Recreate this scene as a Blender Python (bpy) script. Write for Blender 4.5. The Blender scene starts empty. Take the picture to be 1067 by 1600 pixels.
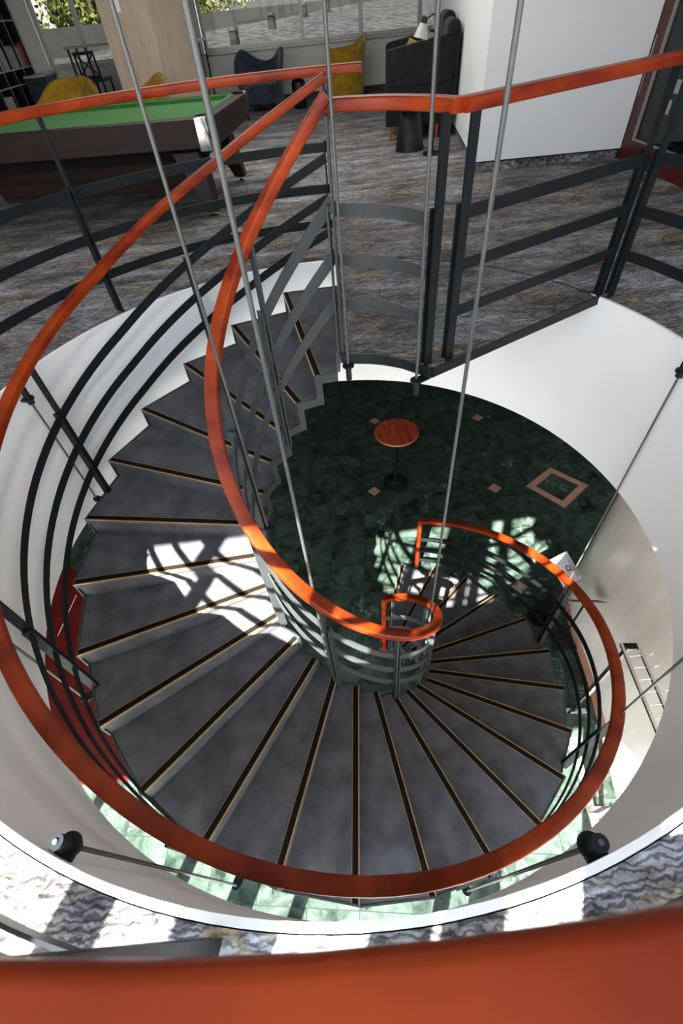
import bpy, bmesh, math, random
from mathutils import Vector, Matrix
random.seed(7)
C = bpy.context.scene.collection
SC = bpy.context.scene
R = math.radians
def lerp(x, xs, ys):
    if x <= xs[0]: return ys[0]
    for i in range(len(xs) - 1):
        if x <= xs[i + 1]:
            t = (x - xs[i]) / (xs[i + 1] - xs[i]); return ys[i] * (1 - t) + ys[i + 1] * t
    return ys[-1]

# ------------------------------------------------------------ camera
FPX, VX, VY = 715.0, 601.4 - 533.5, 1439.0 - 800.0
CAM = Vector((-0.016, -2.074, 1.455))
dn = Vector((VX, VY, FPX)).normalized()                       # straight down, in image axes (right, down, forward)
fw = (Vector((0, 0, 1)) - dn * dn.z).normalized()
rt = dn.cross(fw)
if rt.x < 0: rt = -rt
cx = Vector((rt.x, fw.x, -dn.x)); cy = -Vector((rt.y, fw.y, -dn.y)); cz = -Vector((rt.z, fw.z, -dn.z))
M = Matrix((cx, cy, cz)).transposed().to_4x4(); M.translation = CAM
cam = bpy.data.objects.new('camera', bpy.data.cameras.new('camera')); C.objects.link(cam)
cam.matrix_world = M
cam.data.sensor_fit = 'VERTICAL'; cam.data.sensor_height = 36; cam.data.sensor_width = 24
cam.data.lens = FPX / 1600 * 36
cam.data.clip_start = 0.02; cam.data.clip_end = 300
cam.data.dof.use_dof = True; cam.data.dof.focus_distance = 3.4; cam.data.dof.aperture_fstop = 6.3
SC.camera = cam

# ------------------------------------------------------------ world, sun, exposure
SC.view_settings.view_transform = 'Standard'; SC.view_settings.look = 'None'
SC.view_settings.gamma = 1.0; SC.view_settings.exposure = 0.0; SC.view_settings.use_curve_mapping = False
w = bpy.data.worlds.new('sky'); SC.world = w; w.use_nodes = True
nt = w.node_tree; bg = nt.nodes['Background']
tc = nt.nodes.new('ShaderNodeTexCoord'); sx = nt.nodes.new('ShaderNodeSeparateXYZ'); rp = nt.nodes.new('ShaderNodeValToRGB')
nt.links.new(tc.outputs['Generated'], sx.inputs[0]); nt.links.new(sx.outputs[2], rp.inputs[0]); nt.links.new(rp.outputs[0], bg.inputs[0])
rp.color_ramp.elements[0].color = (0.92, 0.88, 0.80, 1); rp.color_ramp.elements[0].position = 0.0
rp.color_ramp.elements[1].color = (0.52, 0.68, 0.90, 1); rp.color_ramp.elements[1].position = 0.7
e = rp.color_ramp.elements.new(0.06); e.color = (0.93, 0.96, 1.0, 1)
bg.inputs[1].default_value = 7.2
SUN_AZ = (0.41, 0.912); SUN_EL = 50.0
sun = bpy.data.objects.new('sun', bpy.data.lights.new('sun', 'SUN')); C.objects.link(sun)
sun.data.energy = 70.0; sun.data.angle = R(0.55); sun.data.color = (1.0, 0.95, 0.88)
ce = math.cos(R(SUN_EL)); sd = Vector((SUN_AZ[0] * ce, SUN_AZ[1] * ce, -math.sin(R(SUN_EL))))
sun.rotation_euler = sd.to_track_quat('-Z', 'Y').to_euler(); sun.location = (-3, -8, 9)
def portal(name, loc, size, rot):
    l = bpy.data.lights.new(name, 'AREA'); l.shape = 'RECTANGLE'; l.size, l.size_y = size
    o = bpy.data.objects.new(name, l); C.objects.link(o); o.location = loc; o.rotation_euler = rot
    l.cycles.is_portal = True
    return o
def area(name, loc, size, rot, power, color=(1, 1, 1)):
    l = bpy.data.lights.new(name, 'AREA'); l.shape = 'RECTANGLE'; l.size, l.size_y = size; l.energy = power; l.color = color
    o = bpy.data.objects.new(name, l); C.objects.link(o); o.location = loc; o.rotation_euler = rot
    return o
portal('daylight_front_upper', (0, -2.95, 1.55), (11.6, 2.8), (R(90), 0, 0))
portal('daylight_front_lower', (0, -2.95, -2.8), (13.6, 2.9), (R(90), 0, 0))
portal('daylight_back', (-0.8, 12.05, 1.9), (9.5, 2.0), (R(-90), 0, 0))
area('upper_room_fill', (-0.5, 5.5, 2.9), (4.0, 4.0), (0, 0, 0), 150, (1, 0.97, 0.92))  # unseen fill light added to brighten the upper room

# ------------------------------------------------------------ materials
def mat(name, col=(.5, .5, .5), rough=.5, metal=0.0, coat=0.0, var=0.0, scale=8.0, bump=0.0, bscale=60.0, spec=0.5, stretch=(1, 1, 1), sheen=0.0, col2=None):
    m = bpy.data.materials.new(name); m.use_nodes = True; n = m.node_tree.nodes; l = m.node_tree.links
    b = n['Principled BSDF']; b.inputs['Base Color'].default_value = (*col, 1); b.inputs['Roughness'].default_value = rough
    b.inputs['Metallic'].default_value = metal; b.inputs['Coat Weight'].default_value = coat; b.inputs['Coat Roughness'].default_value = 0.08
    b.inputs['Specular IOR Level'].default_value = spec; b.inputs['Sheen Weight'].default_value = sheen
    t = n.new('ShaderNodeTexCoord'); mp = n.new('ShaderNodeMapping'); mp.inputs['Scale'].default_value = stretch
    l.new(t.outputs['Object'], mp.inputs[0])
    if var > 0 or col2:
        no = n.new('ShaderNodeTexNoise'); no.inputs['Scale'].default_value = scale; no.inputs['Detail'].default_value = 5; l.new(mp.outputs[0], no.inputs['Vector'])
        cr = n.new('ShaderNodeValToRGB'); cr.color_ramp.elements[0].position = .35; cr.color_ramp.elements[1].position = .65
        c2 = col2 or tuple(min(1, c * (1 + var)) for c in col); c1 = col if col2 else tuple(c * (1 - var) for c in col)
        cr.color_ramp.elements[0].color = (*c1, 1); cr.color_ramp.elements[1].color = (*c2, 1)
        l.new(no.outputs[0], cr.inputs[0]); l.new(cr.outputs[0], b.inputs['Base Color'])
    if bump > 0:
        n2 = n.new('ShaderNodeTexNoise'); n2.inputs['Scale'].default_value = bscale; n2.inputs['Detail'].default_value = 3; l.new(mp.outputs[0], n2.inputs['Vector'])
        bp = n.new('ShaderNodeBump'); bp.inputs['Strength'].default_value = bump; bp.inputs['Distance'].default_value = .004
        l.new(n2.outputs[0], bp.inputs['Height']); l.new(bp.outputs[0], b.inputs['Normal'])
    return m
wood = mat('red_lacquered_wood', (.125, .009, .001), .36, spec=.22, coat=.04, scale=3.0, stretch=(1, 1, 3), col2=(.29, .037, .004))
steel = mat('dark_painted_steel', (.007, .010, .012), .5, var=.08, scale=5, spec=.2)
steel_l = mat('grey_painted_steel', (.036, .041, .043), .5, var=.08, scale=5, spec=.3)
rodm = mat('grey_rod_steel', (.075, .08, .08), .4, metal=.2, var=.1)
white = mat('white_paint', (.84, .86, .88), .62, var=.01, scale=2)
white_drum = mat('white_drum_paint', (.86, .862, .87), .5, var=.02, scale=1.5)
stair_c = mat('stair_carpet', (.060, .062, .070), .93, scale=7.0, bump=.5, bscale=260, col2=(.100, .103, .115), sheen=.05, spec=.15)
black = mat('black_satin', (.006, .006, .0065), .45, var=.1, spec=.3)
blackrub = mat('black_rubber', (.007, .0065, .006), .9, var=.1, spec=.08)
gold = mat('brass_nosing', (.34, .20, .075), .4, metal=.35, var=.1)
chrome = mat('chrome', (.75, .75, .76), .12, metal=1.0, var=.02)
chrome_d = mat('polished_dark_chrome', (.42, .42, .43), .08, metal=1.0, var=.02)
greycol = mat('grey_wall_paint', (.50, .50, .48), .7, var=.02, scale=2)
darkwall = mat('dark_lower_wall', (.045, .05, .05), .8, var=.1)
ceil_m = mat('ceiling_paint', (.50, .50, .50), .8, var=.02)
lowceil = mat('lower_ceiling_paint', (.55, .54, .52), .8, var=.02)
cream = mat('cream_wall', (.86, .77, .68), .30, scale=2.2, stretch=(3.2, 3.2, .35), col2=(.93, .86, .78), coat=.05)  # vertical streaks paint glossy reflections into the cream colour
pink = mat('pink_marble', (.46, .245, .165), .35, var=.12, scale=9)
redmar = mat('red_marble', (.085, .004, .003), .4, var=.2, scale=6, spec=.3)
greyfelt = mat('charcoal_fabric', (.012, .0125, .014), .95, var=.3, scale=14, bump=.3, bscale=200, sheen=.1, spec=.1)
bluefab = mat('slate_blue_fabric', (.022, .034, .048), .92, var=.3, scale=14, bump=.3, bscale=200, sheen=.2, spec=.15)
yellow = mat('mustard_velvet', (.30, .175, .010), .85, var=.25, scale=9, bump=.2, bscale=150, sheen=.15, spec=.2)
greyfab = mat('grey_fabric', (.13, .13, .135), .92, var=.2, scale=20, bump=.2, bscale=200)
rosew = mat('rosewood_veneer', (.010, .0048, .0042), .5, spec=.2, scale=5, stretch=(.4, 3, 6), col2=(.020, .0095, .008))
cloth = mat('green_baize', (.020, .105, .018), .95, var=.08, scale=30)
panelw = mat('light_oak_panel', (.40, .315, .235), .5, scale=6, stretch=(7, 7, .5), col2=(.50, .41, .32))
aluf = mat('aluminium_frame', (.34, .33, .31), .45, metal=.3, var=.05)
redframe = mat('mahogany_frame', (.060, .007, .005), .4, var=.2, scale=4, coat=.1, spec=.3)
orleg = mat('orange_wood', (.42, .09, .02), .4, var=.2)
papers = mat('paper_white', (.75, .77, .80), .7, var=.02)
concrete = mat('parapet_render', (.075, .07, .064), .85, var=.1, scale=3)
ventm = mat('vent_metal', (.012, .012, .0125), .7, var=.1)
leafm = mat('leaf_green', (.06, .075, .014), .8, spec=.2, scale=.9, col2=(.22, .21, .055))
bark = mat('bark', (.08, .055, .035), .9, var=.3)
tabletop = mat('cherry_tabletop', (.34, .022, .008), .35, scale=4, stretch=(5, .6, 1), col2=(.62, .10, .03), coat=.2)
edgew = mat('light_wood_edge', (.50, .17, .06), .4, var=.1)
sandst = mat('dark_plinth', (.015, .014, .013), .6, var=.1)

def carpet_material():
    m = bpy.data.materials.new('patterned_carpet'); m.use_nodes = True; n = m.node_tree.nodes; l = m.node_tree.links
    b = n['Principled BSDF']; b.inputs['Roughness'].default_value = .96; b.inputs['Specular IOR Level'].default_value = .15
    t = n.new('ShaderNodeTexCoord')
    def mapg(s, rz=0):
        mp = n.new('ShaderNodeMapping'); mp.inputs['Scale'].default_value = s; mp.inputs['Rotation'].default_value = (0, 0, R(rz)); l.new(t.outputs['Object'], mp.inputs[0]); return mp
    def noise(s, sc, d=4, rough=.55, dist=0, rz=0):
        x = n.new('ShaderNodeTexNoise'); x.inputs['Scale'].default_value = sc; x.inputs['Detail'].default_value = d; x.inputs['Roughness'].default_value = rough; x.inputs['Distortion'].default_value = dist
        l.new(mapg(s, rz).outputs[0], x.inputs['Vector']); return x
    def ramp(src, stops):
        c = n.new('ShaderNodeValToRGB'); c.color_ramp.elements[0].position = stops[0][0]; c.color_ramp.elements[0].color = (*stops[0][1], 1)
        c.color_ramp.elements[1].position = stops[-1][0]; c.color_ramp.elements[1].color = (*stops[-1][1], 1)
        for p, cc in stops[1:-1]: e = c.color_ramp.elements.new(p); e.color = (*cc, 1)
        l.new(src.outputs[0], c.inputs[0]); return c
    def mix(kind, f, a, bb):
        x = n.new('ShaderNodeMix'); x.data_type = 'RGBA'; x.blend_type = kind
        if isinstance(f, float): x.inputs[0].default_value = f
        else: l.new(f, x.inputs[0])
        l.new(a, x.inputs[6]); l.new(bb, x.inputs[7]); return x.outputs[2]
    base = ramp(noise((1, 2.6, 1), 1.5, 6, .62), [(.36, (.070, .068, .070)), (.48, (.15, .142, .138)), (.56, (.19, .195, .21)), (.66, (.30, .32, .36))])
    streak = ramp(noise((1.2, 3.2, 1), 7.5, 6, .75, 1.2), [(.34, (.30, .30, .31)), (.50, (.95, .93, .92)), (.66, (1.6, 1.6, 1.65))])
    c1 = mix('MULTIPLY', 1.0, base.outputs[0], streak.outputs[0])
    # fine zebra lines
    wv = n.new('ShaderNodeTexWave'); wv.inputs['Scale'].default_value = 17; wv.inputs['Distortion'].default_value = 9; wv.inputs['Detail'].default_value = 2.5; wv.inputs['Detail Scale'].default_value = 1.6
    wv.wave_type = 'BANDS'; wv.bands_direction = 'Y'; l.new(mapg((1, 1, 1)).outputs[0], wv.inputs['Vector'])
    zr = ramp(wv, [(.25, (.42, .43, .46)), (.6, (1.35, 1.35, 1.38))])
    c2 = mix('MULTIPLY', .9, c1, zr.outputs[0])
    # mustard flecks
    ym = ramp(noise((1, 3.0, 1), 2.3, 6, .72, .8), [(.52, (0, 0, 0)), (.62, (1, 1, 1))])
    ym2 = ramp(noise((1, 1, 1), 26, 3, .6), [(.42, (0, 0, 0)), (.6, (1, 1, 1))])
    ymf = mix('MULTIPLY', 1.0, ym.outputs[0], ym2.outputs[0])
    yc = n.new('ShaderNodeRGB'); yc.outputs[0].default_value = (.40, .32, .16, 1)
    bw = n.new('ShaderNodeRGBToBW'); l.new(ymf, bw.inputs[0])
    sc = n.new('ShaderNodeMath'); sc.operation = 'MULTIPLY'; sc.inputs[1].default_value = .75; l.new(bw.outputs[0], sc.inputs[0])
    c3 = mix('MIX', sc.outputs[0], c2, yc.outputs[0])
    # dark crackle lines
    vo = n.new('ShaderNodeTexVoronoi'); vo.feature = 'DISTANCE_TO_EDGE'; vo.inputs['Scale'].default_value = 6
    nd = noise((1, 1, 1), 5, 3); va = n.new('ShaderNodeMix'); va.data_type = 'RGBA'; va.inputs[0].default_value = .22
    l.new(mapg((1, 2.2, 1)).outputs[0], va.inputs[6]); l.new(nd.outputs[1], va.inputs[7]); l.new(va.outputs[2], vo.inputs['Vector'])
    cr = ramp(vo, [(.0, (.35, .35, .36)), (.05, (1, 1, 1))])
    c4 = mix('MULTIPLY', .7, c3, cr.outputs[0])
    l.new(c4, b.inputs['Base Color'])
    bp = n.new('ShaderNodeBump'); bp.inputs['Strength'].default_value = .5; bp.inputs['Distance'].default_value = .004
    l.new(noise((1, 1, 1), 220, 2).outputs[0], bp.inputs['Height']); l.new(bp.outputs[0], b.inputs['Normal'])
    return m
carpet = carpet_material()

def marble_material():
    m = bpy.data.materials.new('green_marble'); m.use_nodes = True; n = m.node_tree.nodes; l = m.node_tree.links
    b = n['Principled BSDF']; b.inputs['Roughness'].default_value = .34; b.inputs['Specular IOR Level'].default_value = .22
    t = n.new('ShaderNodeTexCoord'); mp = n.new('ShaderNodeMapping'); mp.inputs['Rotation'].default_value = (0, 0, R(7)); l.new(t.outputs['Object'], mp.inputs[0])
    br = n.new('ShaderNodeTexBrick'); br.offset = 0; br.inputs['Scale'].default_value = 1.0; br.inputs['Brick Width'].default_value = .50; br.inputs['Row Height'].default_value = .50
    br.inputs['Mortar Size'].default_value = .004; br.inputs['Color1'].default_value = (0, 0, 0, 1); br.inputs['Color2'].default_value = (1, 1, 1, 1); br.inputs['Mortar'].default_value = (0, 0, 0, 1); br.inputs['Bias'].default_value = 0
    l.new(mp.outputs[0], br.inputs['Vector'])
    # per tile offset of the veining
    av = n.new('ShaderNodeVectorMath'); av.operation = 'MULTIPLY_ADD'; l.new(br.outputs['Color'], av.inputs[0]); av.inputs[1].default_value = (7, 5, 3); l.new(mp.outputs[0], av.inputs[2])
    no = n.new('ShaderNodeTexNoise'); no.inputs['Scale'].default_value = 3.5; no.inputs['Detail'].default_value = 8; no.inputs['Roughness'].default_value = .68; no.inputs['Distortion'].default_value = .8; l.new(av.outputs[0], no.inputs['Vector'])
    cr = n.new('ShaderNodeValToRGB'); cr.color_ramp.elements[0].position = .35; cr.color_ramp.elements[0].color = (.003, .008, .0055, 1); cr.color_ramp.elements[1].position = .68; cr.color_ramp.elements[1].color = (.062, .092, .074, 1)
    l.new(no.outputs[0], cr.inputs[0])
    vo = n.new('ShaderNodeTexVoronoi'); vo.feature = 'DISTANCE_TO_EDGE'; vo.inputs['Scale'].default_value = 3.2
    n2 = n.new('ShaderNodeTexNoise'); n2.inputs['Scale'].default_value = 4; n2.inputs['Detail'].default_value = 6; l.new(av.outputs[0], n2.inputs['Vector'])
    mx = n.new('ShaderNodeMix'); mx.data_type = 'RGBA'; mx.inputs[0].default_value = .45; l.new(av.outputs[0], mx.inputs[6]); l.new(n2.outputs[1], mx.inputs[7]); l.new(mx.outputs[2], vo.inputs['Vector'])
    vr = n.new('ShaderNodeValToRGB'); vr.color_ramp.elements[0].position = 0; vr.color_ramp.elements[0].color = (1, 1, 1, 1); vr.color_ramp.elements[1].position = .022; vr.color_ramp.elements[1].color = (0, 0, 0, 1); l.new(vo.outputs[0], vr.inputs[0])
    n3 = n.new('ShaderNodeTexNoise'); n3.inputs['Scale'].default_value = 2.2; l.new(mp.outputs[0], n3.inputs['Vector'])
    gr = n.new('ShaderNodeValToRGB'); gr.color_ramp.elements[0].position = .5; gr.color_ramp.elements[0].color = (0, 0, 0, 1); gr.color_ramp.elements[1].position = .7; gr.color_ramp.elements[1].color = (.8, .8, .8, 1); l.new(n3.outputs[0], gr.inputs[0])
    mu = n.new('ShaderNodeMath'); mu.operation = 'MULTIPLY'; l.new(vr.outputs[0], mu.inputs[0]); l.new(gr.outputs[0], mu.inputs[1])
    m2 = n.new('ShaderNodeMix'); m2.data_type = 'RGBA'; l.new(mu.outputs[0], m2.inputs[0]); l.new(cr.outputs[0], m2.inputs[6]); m2.inputs[7].default_value = (.34, .42, .38, 1)
    m3 = n.new('ShaderNodeMix'); m3.data_type = 'RGBA'; l.new(br.outputs['Fac'], m3.inputs[0]); l.new(m2.outputs[2], m3.inputs[6]); m3.inputs[7].default_value = (.012, .022, .017, 1)
    l.new(m3.outputs[2], b.inputs['Base Color'])
    return m
marble = marble_material()

def gravel_material():
    m = bpy.data.materials.new('roof_gravel'); m.use_nodes = True; n = m.node_tree.nodes; l = m.node_tree.links
    b = n['Principled BSDF']; b.inputs['Roughness'].default_value = .95
    t = n.new('ShaderNodeTexCoord'); v = n.new('ShaderNodeTexVoronoi'); v.inputs['Scale'].default_value = 6.5; l.new(t.outputs['Object'], v.inputs['Vector'])
    bw = n.new('ShaderNodeRGBToBW'); l.new(v.outputs['Color'], bw.inputs[0])
    c = n.new('ShaderNodeValToRGB'); c.color_ramp.elements[0].position = .25; c.color_ramp.elements[0].color = (.002, .0018, .0017, 1); c.color_ramp.elements[1].position = .8; c.color_ramp.elements[1].color = (.075, .062, .058, 1)
    l.new(bw.outputs[0], c.inputs[0]); l.new(c.outputs[0], b.inputs['Base Color']); return m
gravel = gravel_material()

def glass_material(name, tint, refl):
    m = bpy.data.materials.new(name); m.use_nodes = True; n = m.node_tree.nodes; l = m.node_tree.links
    n.remove(n['Principled BSDF']); tr = n.new('ShaderNodeBsdfTransparent'); tr.inputs[0].default_value = (*tint, 1)
    gl = n.new('ShaderNodeBsdfGlossy'); gl.inputs['Roughness'].default_value = .02; fr = n.new('ShaderNodeFresnel'); fr.inputs[0].default_value = 1.25
    ad = n.new('ShaderNodeMath'); ad.operation = 'MULTIPLY_ADD'; ad.inputs[1].default_value = .6; ad.inputs[2].default_value = refl; l.new(fr.outputs[0], ad.inputs[0])
    mx = n.new('ShaderNodeMixShader'); l.new(ad.outputs[0], mx.inputs[0]); l.new(tr.outputs[0], mx.inputs[1]); l.new(gl.outputs[0], mx.inputs[2])
    l.new(mx.outputs[0], n['Material Output'].inputs[0]); return m
glass = glass_material('window_glass', (.42, .43, .42), .0)
tglass = glass_material('tinted_door_glass', (.22, .23, .22), .05)

# ------------------------------------------------------------ helpers
def obj(name, bm, m, parent=None, smooth=False, bevel=0.0, loc=None):
    me = bpy.data.meshes.new(name); bmesh.ops.recalc_face_normals(bm, faces=bm.faces[:])
    if smooth:
        for f in bm.faces: f.smooth = True
    bm.to_mesh(me); bm.free()
    for x in (m if isinstance(m, (list, tuple)) else [m]): me.materials.append(x)
    o = bpy.data.objects.new(name, me); C.objects.link(o)
    if parent: o.parent = parent
    if loc: o.location = loc
    if bevel:
        b = o.modifiers.new('bevel', 'BEVEL'); b.width = bevel; b.segments = 2; b.limit_method = 'ANGLE'; b.angle_limit = R(40)
    if smooth and not bevel:
        try: me.set_sharp_from_angle(angle=R(50))
        except Exception: pass
    return o
def tag(o, label=None, cat=None, group=None, kind=None):
    if label: o['label'] = label
    if cat: o['category'] = cat
    if group: o['group'] = group
    if kind: o['kind'] = kind
    return o
def thing(name, label, cat, loc=(0, 0, 0), rz=0, group=None):
    o = bpy.data.objects.new(name, None); C.objects.link(o); o.location = loc; o.rotation_euler = (0, 0, rz); o.empty_display_size = .1
    return tag(o, label, cat, group)
def struct(name, bm, m, **k):
    return tag(obj(name, bm, m, **k), kind='structure')
def BM(): return bmesh.new()
def box(bm, x0, x1, y0, y1, z0, z1, mi=0, mx=None):
    r = bmesh.ops.create_cube(bm, size=1)
    T = Matrix.Translation(((x0 + x1) / 2, (y0 + y1) / 2, (z0 + z1) / 2)) @ Matrix.Diagonal((abs(x1 - x0), abs(y1 - y0), abs(z1 - z0), 1))
    if mx: T = mx @ T
    bmesh.ops.transform(bm, matrix=T, verts=r['verts'])
    for v in r['verts']:
        for f in v.link_faces: f.material_index = mi
    return bm
def cyl(bm, p0, p1, r0, r1=None, seg=16, mi=0):
    r1 = r0 if r1 is None else r1
    p0, p1 = Vector(p0), Vector(p1); d = p1 - p0
    r = bmesh.ops.create_cone(bm, cap_ends=True, segments=seg, radius1=r0, radius2=r1, depth=d.length)
    T = Matrix.Translation((p0 + p1) / 2) @ d.to_track_quat('Z', 'Y').to_matrix().to_4x4()
    bmesh.ops.transform(bm, matrix=T, verts=r['verts'])
    for v in r['verts']:
        for f in v.link_faces: f.material_index = mi
    return bm
def sweep(bm, pts, rads, sec, closed=False, mi=0):
    """pts: path; rads: horizontal outward direction at each; sec: list (a outward, b up)"""
    rings = []
    for i, (p, rd) in enumerate(zip(pts, rads)):
        a = pts[max(0, i - 1)]; b = pts[min(len(pts) - 1, i + 1)]
        if closed: a = pts[i - 1]; b = pts[(i + 1) % len(pts)]
        t = (Vector(b) - Vector(a)).normalized(); rd = Vector(rd); up = t.cross(rd)
        if up.z < 0: up = -up
        up.normalize()
        rings.append([bm.verts.new(Vector(p) + rd * s[0] + up * s[1]) for s in sec])
    n = len(sec); k = len(rings)
    for i in range(k if closed else k - 1):
        A = rings[i]; B = rings[(i + 1) % k]
        for j in range(n):
            f = bm.faces.new((A[j], A[(j + 1) % n], B[(j + 1) % n], B[j])); f.material_index = mi
    if not closed: bm.faces.new(rings[0]); bm.faces.new(rings[-1])
    return bm
def rrect(w, h, r, n=3):
    o = []
    for sx, sy, a0 in ((1, 1, 0), (-1, 1, 90), (-1, -1, 180), (1, -1, 270)):
        for i in range(n + 1):
            a = R(a0 + 90 * i / n); o.append((sx * (w / 2 - r) + r * math.cos(a), sy * (h / 2 - r) + r * math.sin(a)))
    return o
def prism(bm, poly, z0, z1, mi=0):
    a = [bm.verts.new((x, y, z0)) for x, y in poly]; b = [bm.verts.new((x, y, z1)) for x, y in poly]; n = len(poly)
    f = bm.faces.new(a); f.material_index = mi; f = bm.faces.new(b); f.material_index = mi
    for i in range(n):
        f = bm.faces.new((a[i], a[(i + 1) % n], b[(i + 1) % n], b[i])); f.material_index = mi
    return bm
def tube(bm, pts, r, seg=8, mi=0):
    rings = []; prev = None
    for i, p in enumerate(pts):
        t = (Vector(pts[min(i + 1, len(pts) - 1)]) - Vector(pts[max(0, i - 1)])).normalized()
        if prev is None: prev = t.orthogonal().normalized()
        u = (prev - t * prev.dot(t)).normalized(); v = t.cross(u); prev = u
        rr = r[i] if isinstance(r, (list, tuple)) else r
        rings.append([bm.verts.new(Vector(p) + (u * math.cos(2 * math.pi * j / seg) + v * math.sin(2 * math.pi * j / seg)) * rr) for j in range(seg)])
    for A, B in zip(rings, rings[1:]):
        for j in range(seg): bm.faces.new((A[j], A[(j + 1) % seg], B[(j + 1) % seg], B[j])).material_index = mi
    bm.faces.new(rings[0]).material_index = mi; bm.faces.new(rings[-1]).material_index = mi
    return bm
def lathe(bm, prof, seg=32, c=(0, 0), mi=0):
    rings = [[bm.verts.new((c[0] + r * math.cos(2 * math.pi * j / seg), c[1] + r * math.sin(2 * math.pi * j / seg), z)) for j in range(seg)] for r, z in prof]
    for A, B in zip(rings, rings[1:]):
        for j in range(seg): bm.faces.new((A[j], A[(j + 1) % seg], B[(j + 1) % seg], B[j])).material_index = mi
    bm.faces.new(rings[0]).material_index = mi; bm.faces.new(rings[-1]).material_index = mi
    return bm
def pc(r, th, z=0.0, c=(0, 0)): return Vector((c[0] + r * math.cos(R(th)), c[1] + r * math.sin(R(th)), z))

# ------------------------------------------------------------ dimensions
RISE, TH0, DTH, ZF = .165, 88.5, 13.54, -4.29
RD, RG = 2.075, 2.12                      # well radius, gallery rail radius
X0, X1, Y0, Y1 = -5.9, 6.2, -2.9, 12.0     # upper room
LX0, LX1, LY0, LY1 = -7.5, 8.0, -2.9, 9.5  # lower room
ZD = -1.15
CO = (.034, -.023); CI = (.038, -.067)

# ------------------------------------------------------------ the setting
def ring_to_rect(z, r, x0, x1, y0, y1, flip=False, n=240, thick=0.0):
    bm = BM(); angs = sorted(set([i * 360 / n for i in range(n)] + [math.degrees(math.atan2(y, x)) % 360 for x in (x0, x1) for y in (y0, y1)]))
    inn, out = [], []
    for a in angs:
        c, s = math.cos(R(a)), math.sin(R(a))
        t = min([v / c for v in (x0, x1) if c * v > 1e-9] + [v / s for v in (y0, y1) if s * v > 1e-9])
        inn.append(bm.verts.new((r * c, r * s, z))); out.append(bm.verts.new((t * c, t * s, z)))
    for i in range(len(angs)):
        j = (i + 1) % len(angs); bm.faces.new((inn[i], out[i], out[j], inn[j]))
    return bm
struct('floor', ring_to_rect(0, RD, X0, X1, Y0, Y1), carpet)
struct('ceiling_lower', ring_to_rect(ZD, RD + .02, LX0, LX1, LY0, LY1), lowceil)
bm = BM(); th = [i * 2 for i in range(180)]
ds = [(0, 0), (0.02, 0), (0.02, ZD), (0, ZD)]
rings = [[bm.verts.new(pc(RD + a, t, b)) for a, b in ds] for t in th]
for i in range(180):
    A, B = rings[i], rings[(i + 1) % 180]
    for j in range(4): bm.faces.new((A[j], A[(j + 1) % 4], B[(j + 1) % 4], B[j]))
struct('wall_well', bm, white_drum, smooth=True)
bm = BM(); rings = [[bm.verts.new(pc(RD + a, t, b)) for a, b in ((-.004, -.02), (-.004, .004), (.015, .005), (.017, -.001))] for t in th]
for i in range(180):
    A, B = rings[i], rings[(i + 1) % 180]
    if 26 < th[i] < 84: continue
    for j in range(3): bm.faces.new((A[j], A[j + 1], B[j + 1], B[j]))
struct('trim_1', bm, white_drum, smooth=False)
bm = BM(); box(bm, X0, X1, Y0, Y1, 3.0, 3.1); struct('ceiling', bm, ceil_m)
# front facade: openings towards the sun, frames and columns, plus added sun blockers
bm = BM()
box(bm, X0, X1, Y0 - .12, Y0, -1.15, .12)
box(bm, X0, X1, Y0 - .12, Y0, 2.95, 3.1)
for x in (-5.9, -4.6, -3.3, -2.35, -1.19, -.37, -.2, 2.2, 3.4, 4.6, 6.1): box(bm, x - .05, x + .05, Y0 - .12, Y0, .1, 3.0)
box(bm, .1, .2, Y0 - .2, Y0, 0, 3.0)
box(bm, .08, 6.1, Y0 - .2, Y0, 0, 1.22); box(bm, .6, 6.1, Y0 - .2, Y0, 2.42, 3.0)  # unseen low block and dropped header, added to trim the sun patches
box(bm, -.80, -.08, Y0 - .1, Y0 - .06, 1.72, 2.95); box(bm, -.94, -.68, Y0 - .1, Y0 - .06, 1.08, 1.75)  # unseen panels added to keep sun off the near handrail and post
for x in (-7.4, -5.5, -4.0, -2.6, -1.3, .1, 1.5, 2.9, 5.0, 7.9): box(bm, x - .05, x + .05, Y0 - .12, Y0, ZF, -1.15)
for x in (-1.9, .5, ): box(bm, x - .12, x + .12, Y0 - .12, Y0, ZF, -1.15)
struct('wall_front', bm, white)
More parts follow.
